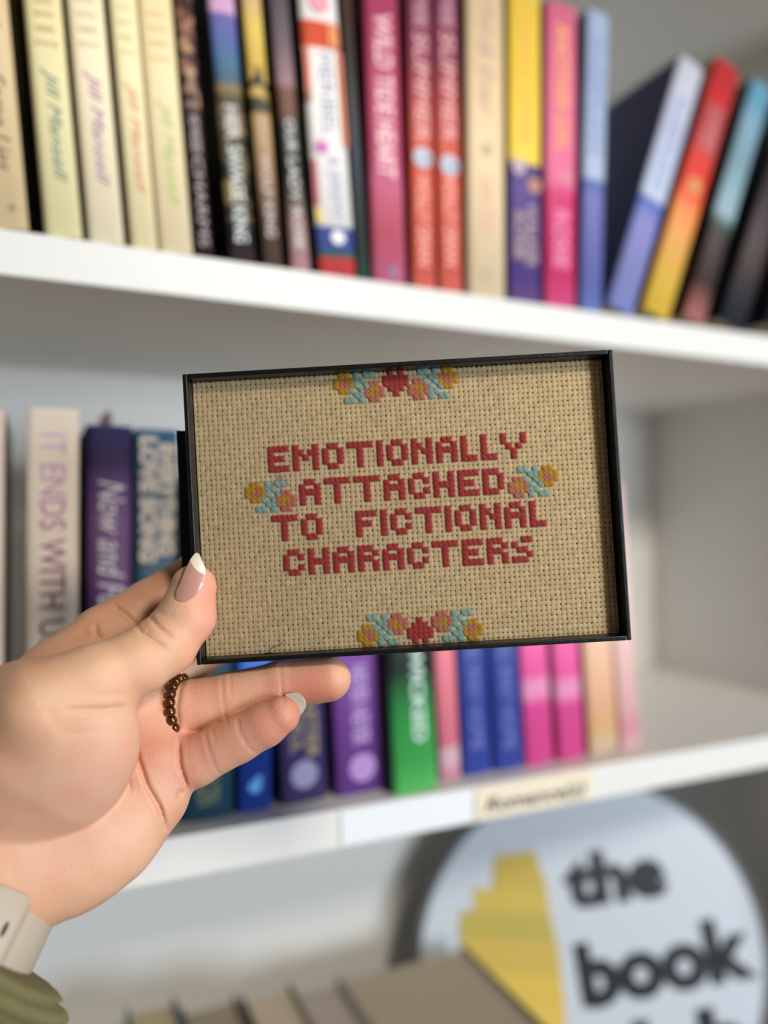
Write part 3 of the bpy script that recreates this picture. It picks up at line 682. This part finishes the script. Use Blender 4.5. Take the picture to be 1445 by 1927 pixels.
chain(palm, [(215, 1420, 274, 80), (110, 1520, 268, 110), (10, 1600, 256, 130)], 10, .75)                                                  # middle of the palm
chain(palm, [(95, 1330, 262, 90), (40, 1420, 262, 120), (-20, 1540, 256, 140)], 10, .8)                                                     # back of the hand towards the thumb
chain(palm, [(-62, 1668, 241, 116), (-132, 1828, 231, 124), (-200, 1985, 220, 138)], 12, .85)                                               # wrist and forearm
chain(palm, [(292, 1365, 276, 46), (300, 1440, 268, 50), (296, 1500, 264, 44)], 6)                                                          # pads under the fingers
th_ = new()
chain(th_, THUMB, 3.0)
then = new()                       # ball of the thumb
chain(then, [(70, 1392, 247, 150), (112, 1392, 247, 148)], 6, .66)
chain(then, [(40, 1450, 248, 150), (-20, 1530, 246, 128)], 12, .7)
D = smin(palm, then, 2.2)
tm_ = smin(th_, then, 6.0); D = np.minimum(smin(D, th_, 1.2), smin(tm_, D, .8))
res = D
for ch, k in ((INDEX, 4.0), (MIDDLE, 4.0), (RING, 3.5), (LITTLE, 3.5)):
    f_ = new(); chain(f_, ch, 1.5)
    res = smin(res, np.minimum(smin(palm, f_, k), smin(f_, palm, k)), .9)
    if ch is LITTLE: little_only = None
_u = (.07 * np.sin(xs[:, None, None] * .33 + 1.3 * np.sin(ys[None, :, None] * .21)) * np.sin(ys[None, :, None] * .37 + zs_[None, None, :] * .23)).astype(np.float32)
res += _u                          # gentle unevenness of real skin
# skin folds pressed into the surface facing the camera: (polyline px, depth mm, width mm, depth limit z)
FOLDS = [([(256,1176),(268,1192),(290,1208),(312,1222)], .9, .75, 262), ([(280,1160),(300,1183),(324,1200)], .75, .7, 262), ([(268,1176),(284,1192)], .4, .6, 262),
         ([(296,1150),(312,1158),(330,1160)], .3, .7, 262), ([(240,1330),(200,1335),(120,1336)], .8, .8, 250), ([(160,1307),(240,1306)], .2, .9, 250),
         ([(105,1340),(60,1340)], .2, 1.2, 245), ([(230,1372),(120,1382)], .18, .9, 250),
         ([(248,1392),(262,1435),(277,1481),(300,1520),(312,1560)], 1.7, .8, 285), ([(233,1428),(240,1466),(247,1492)], .8, .7, 285),
         ([(222,1482),(224,1520),(221,1545)], .35, .9, 285), ([(196,1490),(168,1534),(132,1568)], .7, .8, 285), ([(200,1570),(208,1600),(222,1615)], .4, .8, 280),
         ([(417,1266),(419,1315),(428,1368)], .3, .55, 279), ([(431,1262),(434,1310)], .25, .6, 279), ([(526,1246),(529,1285),(534,1330)], .28, .5, 280),
         ([(385,1372),(391,1405),(402,1440),(416,1460)], .32, .55, 268), ([(398,1366),(404,1400)], .2, .6, 268), ([(445,1346),(451,1378),(466,1405),(484,1420)], .32, .55, 268),
         ([(340,1282),(332,1330),(336,1388)], .7, .9, 278), ([(336,1395),(338,1440),(352,1484)], 1.3, .7, 276), ([(333,1500),(345,1487)], .9, .8, 276),
         ([(212,1138),(234,1156),(262,1180)], 1.0, .8, 290), ([(180,1176),(182,1196),(192,1202)], .9, .8, 285), ([(150,1185),(175,1200)], .3, 1., 285), ([(350,1262),(342,1290)], .6, .8, 290)]
for pl, dep, wd, zl in FOLDS:
    pl = np.array(pl, np.float32); zc = zl - 4
    mn = C(pl[:, 0].min(), pl[:, 1].max(), zc) - 5; mx = C(pl[:, 0].max(), pl[:, 1].min(), zc) + 5
    mn[2] = zl - 34; mx[2] = zl + 2; mn[0] -= 4; mx[0] += 4; mn[1] -= 4; mx[1] += 4
    s = sub(mn, mx)
    X, Y, Z = xs[s[0]][:, None, None], ys[s[1]][None, :, None], zs_[s[2]][None, None, :]
    PXs = X / Z * F + CX; PYs = CY - Y / Z * F
    best = np.full(np.broadcast(PXs, PYs).shape, 1e9, np.float32)
    L = np.concatenate([[0], np.cumsum(np.hypot(*(pl[1:] - pl[:-1]).T))]); tot = L[-1]; tt = np.zeros_like(best)
    for i in range(len(pl) - 1):
        d = pl[i+1] - pl[i]; l2 = float(d @ d)
        t = np.clip(((PXs - pl[i][0]) * d[0] + (PYs - pl[i][1]) * d[1]) / l2, 0, 1)
        dd = np.hypot(PXs - pl[i][0] - t * d[0], PYs - pl[i][1] - t * d[1])
        m_ = dd < best; best = np.where(m_, dd, best); tt = np.where(m_, (L[i] + t * (L[i+1] - L[i])) / tot, tt)
    mm = best / F * 262
    fade = np.clip(np.minimum(tt, 1 - tt) / .22 + .25, 0, 1)
    zw = np.clip((zl - Z) / 3, 0, 1)
    res[s] += dep * fade * zw * (np.exp(-(mm / wd) ** 2) - .07 * np.exp(-((mm - 2.2 * wd) / wd) ** 2))

def surface_nets(D):
    sg = D < 0
    nx, ny, nz = D.shape
    c = [(i, j, k) for i in (0, 1) for j in (0, 1) for k in (0, 1)]
    def sl(i, j, k): return (slice(i, nx - 1 + i), slice(j, ny - 1 + j), slice(k, nz - 1 + k))
    cnt_ = sum(sg[sl(*q)].astype(np.int8) for q in c)
    act = (cnt_ > 0) & (cnt_ < 8); I = np.argwhere(act)
    idx = np.full(act.shape, -1, np.int32); idx[act] = np.arange(len(I))
    acc = np.zeros((len(I), 3)); n = np.zeros(len(I))
    for a in c:
        for ax in range(3):
            if a[ax] == 0:
                b = list(a); b[ax] = 1
                va = D[I[:, 0] + a[0], I[:, 1] + a[1], I[:, 2] + a[2]]; vb = D[I[:, 0] + b[0], I[:, 1] + b[1], I[:, 2] + b[2]]
                m_ = (va < 0) != (vb < 0); t = np.where(m_, va / np.where(m_, va - vb, 1), 0)
                p = np.tile(np.array(a, float), (len(I), 1)); p[:, ax] += t
                acc += p * m_[:, None]; n += m_
    V = I + acc / n[:, None]
    Q = []
    for ax in range(3):
        o1, o2 = [q for q in range(3) if q != ax]
        s0 = [slice(1, -1)] * 3; s1 = [slice(1, -1)] * 3
        s0[ax] = slice(0, -1); s1[ax] = slice(1, None)
        a = sg[tuple(s0)]; b = sg[tuple(s1)]
        E_ = np.argwhere(a != b); fl_ = a[tuple(E_.T)]
        E_[:, o1] += 1; E_[:, o2] += 1
        def at(d1, d2):
            q = E_.copy(); q[:, o1] -= d1; q[:, o2] -= d2; return idx[tuple(q.T)]
        qd = np.stack([at(0, 0), at(1, 0), at(1, 1), at(0, 1)], 1)
        flip = fl_ if ax != 1 else ~fl_
        qd[~flip] = qd[~flip][:, ::-1]
        Q.append(qd)
    Q = np.concatenate(Q); Q = Q[(Q >= 0).all(1)]
    return V, Q
V, Q = surface_nets(res)
# orientation fix by signed volume
Vm = V * VOX + np.array([X0g, Y0g, Z0g])
def cam2world(P_):
    M = np.array([RIGHT, UP, FWD]); return (P_ / 1000.0) @ M + np.array(CAM)
Wv = cam2world(Vm)
a, b, c_ = Wv[Q[:, 0]], Wv[Q[:, 1]], Wv[Q[:, 2]]
if np.einsum('ij,ij->i', a - Wv.mean(0), np.cross(b - a, c_ - a)).sum() < 0: Q = Q[:, ::-1]
ORG = np.array(campt(-60, 1720, .244))
hm_ = np_mesh('person', Wv - ORG, Q)
# skin tint: pinker fingertips, knuckle folds and palm heel; yellower upper and greyer lower ball of the thumb, browner index
skin = np.array(lin('#deb692')[:3]); T = np.tile(skin, (len(Vm), 1))
pxv = Vm[:, 0] / Vm[:, 2] * F + CX; pyv = CY - Vm[:, 1] / Vm[:, 2] * F
def blob(px, py, z, r, colr_, k):
    global T
    p = C(px, py, z); d2 = ((Vm - p) ** 2).sum(1); g = (k * np.exp(-d2 / r ** 2))[:, None]
    T = T * (1 - g) + np.array(lin(colr_)[:3]) * g
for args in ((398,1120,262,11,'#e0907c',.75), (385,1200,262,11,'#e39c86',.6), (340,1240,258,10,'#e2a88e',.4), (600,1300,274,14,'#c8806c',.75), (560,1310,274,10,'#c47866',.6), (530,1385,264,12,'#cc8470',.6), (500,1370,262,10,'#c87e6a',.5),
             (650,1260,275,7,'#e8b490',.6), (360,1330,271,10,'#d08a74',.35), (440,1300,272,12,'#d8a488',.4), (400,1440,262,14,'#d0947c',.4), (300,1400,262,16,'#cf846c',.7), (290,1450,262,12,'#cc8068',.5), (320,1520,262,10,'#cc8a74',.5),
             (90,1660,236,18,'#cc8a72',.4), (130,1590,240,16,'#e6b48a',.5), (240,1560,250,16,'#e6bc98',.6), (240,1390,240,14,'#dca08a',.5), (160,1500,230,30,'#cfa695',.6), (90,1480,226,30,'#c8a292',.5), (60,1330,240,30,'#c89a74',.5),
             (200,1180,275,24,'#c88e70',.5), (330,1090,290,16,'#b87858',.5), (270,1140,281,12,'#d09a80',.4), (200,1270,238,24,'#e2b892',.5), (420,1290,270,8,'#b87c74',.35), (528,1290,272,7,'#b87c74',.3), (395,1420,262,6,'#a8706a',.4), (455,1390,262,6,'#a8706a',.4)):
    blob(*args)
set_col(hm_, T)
M_skin = attr_mat('skin', .48, .35, bump=.9, bscale=1600, sss=.15, nz=.14, nscale=90)
person = link('person', hm_, M_skin); person.location = ORG
meta(person, 'person whose left hand, palm forward, pinches the black frame between thumb and fingers', 'person')
def to_person(o):
    o.parent = person; o.matrix_parent_inverse = Matrix.Translation(-Vector(ORG))

# ---- nails
def march(px, py, chain_, grow):
    """first hit of a pixel ray on a chain of tapered capsules (pts px spec)"""
    P_ = [C(*q[:3]) for q in chain_]; R_ = [q[3] / F * q[2] + grow for q in chain_]
    z = 235.0; d = np.array([(px - CX) / F, (CY - py) / F, 1.0])
    for _ in range(60):
        p = d * z; dm = 1e9
        for i in range(len(P_) - 1):
            v = P_[i+1] - P_[i]; t = min(1, max(0, float((p - P_[i]) @ v) / float(v @ v)))
            dm = min(dm, np.linalg.norm(p - P_[i] - v * t) - (R_[i] + (R_[i+1] - R_[i]) * t))
        z += dm * .9
        if dm < .01: return z
        if z > 300: return None
    return z
def nail(name, outline, tipline, supp, grow, m_plate, m_tip, label, thick=.35, zfix=None):
    """plate = grid between two long edges; outline = (left edge pts, right edge pts) from root to free edge"""
    Lp, Rp = [np.array(q, float) for q in outline]
    def at(A_, t):
        k = t * (len(A_) - 1); i = min(int(k), len(A_) - 2); return A_[i] * (1 - (k - i)) + A_[i+1] * (k - i)
    nu, nv = 28, 48; J0 = 30; G = np.zeros((nu, nv, 2))
    for j in range(nv):
        for i in range(nu):
            s = i / (nu - 1); tp = tipline[2] + (tipline[3] - tipline[2]) * s - tipline[4] * 4 * s * (1 - s)
            t = tp * j / J0 if j <= J0 else tp + (1 - tp) * (j - J0) / (nv - 1 - J0)
            a_, b__ = at(Lp, t), at(Rp, t); q = a_ * (1 - s) + b__ * s
            G[i, j] = q + np.array(tipline[0]) * (4 * s * (1 - s)) * max(0, (t - .5) * 2) ** 2 + np.array(tipline[1]) * (4 * s * (1 - s)) * max(0, (.5 - t) * 2) ** 2
    Zs = np.zeros((nu, nv))
    for i in range(nu):
        for j in range(nv):
            z = march(*G[i, j], supp, grow) if zfix is None else zfix(*G[i, j], i / (nu - 1), j / (nv - 1))
            Zs[i, j] = z if z else np.nan
    for _ in range(40):
        bad = np.isnan(Zs)
        if not bad.any(): break
        for i, j in np.argwhere(bad):
            nb = [Zs[x, y] for x, y in ((i-1, j), (i+1, j), (i, j-1), (i, j+1)) if 0 <= x < nu and 0 <= y < nv and not np.isnan(Zs[x, y])]
            if nb: Zs[i, j] = np.mean(nb) + .35
    bm = bmesh.new(); top = []; bot = []
    for i in range(nu):
        top.append([]); bot.append([])
        for j in range(nv):
            p = C(G[i, j][0], G[i, j][1], Zs[i, j]); q = C(G[i, j][0], G[i, j][1], Zs[i, j] + thick)
            top[-1].append(bm.verts.new(cam2world(p))); bot[-1].append(bm.verts.new(cam2world(q)))
    tipj = lambda i: tipline[2] + (tipline[3] - tipline[2]) * (i / (nu - 1)) - tipline[4] * 4 * (i / (nu - 1)) * (1 - i / (nu - 1))
    for i in range(nu - 1):
        for j in range(nv - 1):
            f = bm.faces.new((top[i][j], top[i+1][j], top[i+1][j+1], top[i][j+1])); f.material_index = 1 if j >= J0 else 0; f.smooth = True
            f = bm.faces.new((bot[i][j+1], bot[i+1][j+1], bot[i+1][j], bot[i][j])); f.material_index = 1; f.smooth = True
    for j in range(nv - 1):
        bm.faces.new((top[0][j+1], bot[0][j+1], bot[0][j], top[0][j])); bm.faces.new((top[-1][j], bot[-1][j], bot[-1][j+1], top[-1][j+1]))
    for i in range(nu - 1):
        bm.faces.new((top[i][0], bot[i][0], bot[i+1][0], top[i+1][0])); f = bm.faces.new((top[i+1][-1], bot[i+1][-1], bot[i][-1], top[i][-1])); f.material_index = 1
    bmesh.ops.recalc_face_normals(bm, faces=bm.faces)
    o = obj(name, bm, [m_plate, m_tip]); o['label'] = label; to_person(o); return o
M_nail = mat('nail_plate', '#c08c80', .22, spec=.6); M_nt = mat('nail_free_edge', '#e8dcc8', .3, spec=.5)
NSUP = THUMB[:-1] + [(366, 1100, 263.6, 45), (372, 1080, 264.6, 44)]
nail('thumb_nail', ([(330,1128),(330,1114),(338,1098),(346,1078),(356,1056),(363,1046)], [(352,1131),(371,1118),(383,1102),(388,1087),(386,1068),(379,1053)]),
     ((1, -9), (0, 3), .84, .66, .06), NSUP, .25, M_nail, M_nt, 'rosy thumb nail with a pale free edge')
def zlit(px, py, s, t): return 270.0 + .9 * (2 * s - 1) ** 2 + t * .2
nail('little_finger_nail', ([(536,1306),(545,1304),(554,1303),(561,1304)], [(556,1358),(562,1350),(570,1340),(576,1330)]),
     ((4, -2), (0, 0), .1, .1, 0), LITTLE, .25, M_nail, mat('nail_pale', '#b9b0a0', .3, spec=.5), 'pale little finger nail showing past the fingertip', thick=.5, zfix=zlit)

# ---- sleeve: ribbed olive knit around the forearm
def ring_frame(pxa, pya, za, pxb, pyb, zb):
    a = Vector(cam2world(C(pxa, pya, za))); b = Vector(cam2world(C(pxb, pyb, zb))); return a, b
a, b = ring_frame(-66, 1714, 241.5, -205, 1975, 219)
axd = (b - a).normalized(); side = (RIGHT - axd * RIGHT.dot(axd)).normalized(); dep_ = axd.cross(side)
if dep_.dot(FWD) > 0: dep_ = -dep_          # towards the camera
M_knit = mat('olive_knit', '#6e6944', .95, noise=.25, nscale=900, bump=.6, bscale=1500)
bm = bmesh.new(); rings = []
s0 = .0125
NR = 110
for i in range(-4, NR):
    s = s0 + max(i, 0) * .0006 + min(i, 0) * .0014
    rib = .0045 * (abs(math.sin((s - s0) / .0060 * math.pi)) ** .55)
    fl2 = .0385 + .002 * (1 - math.exp(-(s - s0) / .02)) + rib + ({-4: -.0125, -3: -.0085, -2: -.0055, -1: -.0025, 0: -.0006}.get(i, 0))
    fz = fl2 * .88
    rings.append([bm.verts.new(a + axd * (s + .0008 * math.sin(3 * t_) + .006 * math.cos(t_) - .002) + side * math.cos(t_) * fl2 * (1 + .012 * math.sin(84 * t_ + 6 * s / .006)) + dep_ * math.sin(t_) * fz) for t_ in [2 * math.pi * j / 512 for j in range(512)]])
for i in range(NR + 3):
    for j in range(512):
        bm.faces.new((rings[i][j], rings[i][(j+1) % 512], rings[i+1][(j+1) % 512], rings[i+1][j])).smooth = True
bmesh.ops.recalc_face_normals(bm, faces=bm.faces)
sl_ = obj('sleeve', bm, M_knit); sl_['label'] = 'olive green ribbed knit sleeve cuff'; to_person(sl_)

# ---- watch strap around the wrist
M_strap = mat('beige_strap', '#b0a391', .55, noise=.02, bump=.05)
watch = empty('wrist_watch', a); meta(watch, 'beige watch strap with dark slots round the wrist, just above the olive cuff', 'watch')
def band(name, r0, s_a, s_b, t0, t1, thick, m, n=72, rz=.83, grow=0.0):
    """strap piece: ring sector between angles t0..t1 (0 = to the right, 90 = towards the camera)"""
    bm = bmesh.new(); cs = []
    prof = []
    for (u, v) in ((0, 0), (.12, -.0), (.88, -.0), (1, 0)): prof.append((u, v))
    for i in range(n + 1):
        t_ = math.radians(t0 + (t1 - t0) * i / n); r = r0 + grow * i / n
        cr_ = min(1, min(i, n - i) / 3 + .0)                     # rounded ends
        e_ = (1 - math.sqrt(max(0, 1 - (1 - cr_) ** 2))) * .0035 if (t1 - t0) < 359 else 0
        ring_ = []
        for (s_, o_) in ((s_a + e_, .0003), (s_a + .0006 + e_, 0), (s_b - .0006 - e_, 0), (s_b - e_, .0003)):
            ring_.append((s_, r + thick - o_))
        for (s_, o_) in ((s_b - e_, .0003), (s_a + e_, .0003)): ring_.append((s_, r + o_))
        cs.append([bm.verts.new(axd * s_ + side * math.cos(t_) * rr + dep_ * math.sin(t_) * rr * rz) for s_, rr in ring_])
    for i in range(n):
        for j in range(6): bm.faces.new((cs[i][j], cs[i][(j+1) % 6], cs[i+1][(j+1) % 6], cs[i+1][j])).smooth = j in (0, 1, 2)
    if (t1 - t0) < 359: bm.faces.new(cs[0]); bm.faces.new(cs[-1][::-1])
    bmesh.ops.recalc_face_normals(bm, faces=bm.faces)
    o = obj(name, bm, m, watch); return o
band('strap', .0248, -.0080, .0145, -200, 159.5, .0026, M_strap)
band('strap_end', .0285, -.0072, .0140, 33, 170, .0024, M_strap)
M_slot = mat('slot_dark', '#1c1a18', .8)
for k, tdeg in enumerate((42, 53, 64, 75)):
    bm = bmesh.new(); t_ = math.radians(tdeg); r = .0285 + .00246
    pts = []
    for i in range(16):
        u = 2 * math.pi * i / 16; pts.append((.0045 + .0013 * math.cos(u) + (.0012 if math.cos(u) > 0 else -.0012) if False else .0030 + .0022 * math.cos(u), .00075 * math.sin(u)))
    for s_, w_ in pts:
        tt_ = t_ + w_ / r; bm.verts.new(axd * s_ + side * math.cos(tt_) * r + dep_ * math.sin(tt_) * r * .83)
    bm.verts.ensure_lookup_table(); bm.faces.new(bm.verts)
    obj('slot', bm, M_slot, watch)

# ---- beaded ring on the ring finger
rc = C(347, 1333, 278); nxt = C(430, 1315, 280)
ctr = Vector(cam2world(rc)); axr = (Vector(cam2world(nxt)) - ctr).normalized()
# tilt: the side facing the camera slides towards the palm
axr = (axr + FWD * .30).normalized() if False else (axr * math.cos(.30) - FWD * math.sin(.30)).normalized()
u_ = (UP - axr * UP.dot(axr)).normalized(); v_ = axr.cross(u_)
M_bead = mat('bronze_bead', '#6b4526', .18, metal=.75, spec=.8)
ringo = empty('ring', ctr); meta(ringo, 'bronze beaded ring at the base of the ring finger', 'ring')
RR = 53 / F * .278 + .0006; NB = 22
for k in range(NB):
    t_ = 2 * math.pi * k / NB; bm = bmesh.new(); seg = 10; pr = [(-.00155, .0010), (-.0013, .0016), (-.0006, .0019), (.0006, .0019), (.0013, .0016), (.00155, .0010)]
    rg = [[bm.verts.new((x, r_ * math.cos(2*math.pi*j/seg), r_ * math.sin(2*math.pi*j/seg))) for j in range(seg)] for x, r_ in pr]
    for i in range(5):
        for j in range(seg): bm.faces.new((rg[i][j], rg[i][(j+1) % seg], rg[i+1][(j+1) % seg], rg[i+1][j])).smooth = True
    bm.faces.new(rg[0][::-1]); bm.faces.new(rg[-1])
    o = obj('bead', bm, M_bead, ringo)
    rad_ = u_ * math.cos(t_) + v_ * math.sin(t_); tan = -u_ * math.sin(t_) + v_ * math.cos(t_)
    Mx = Matrix((tan, rad_, axr)).transposed().to_4x4(); Mx.translation = rad_ * RR; o.matrix_local = Mx
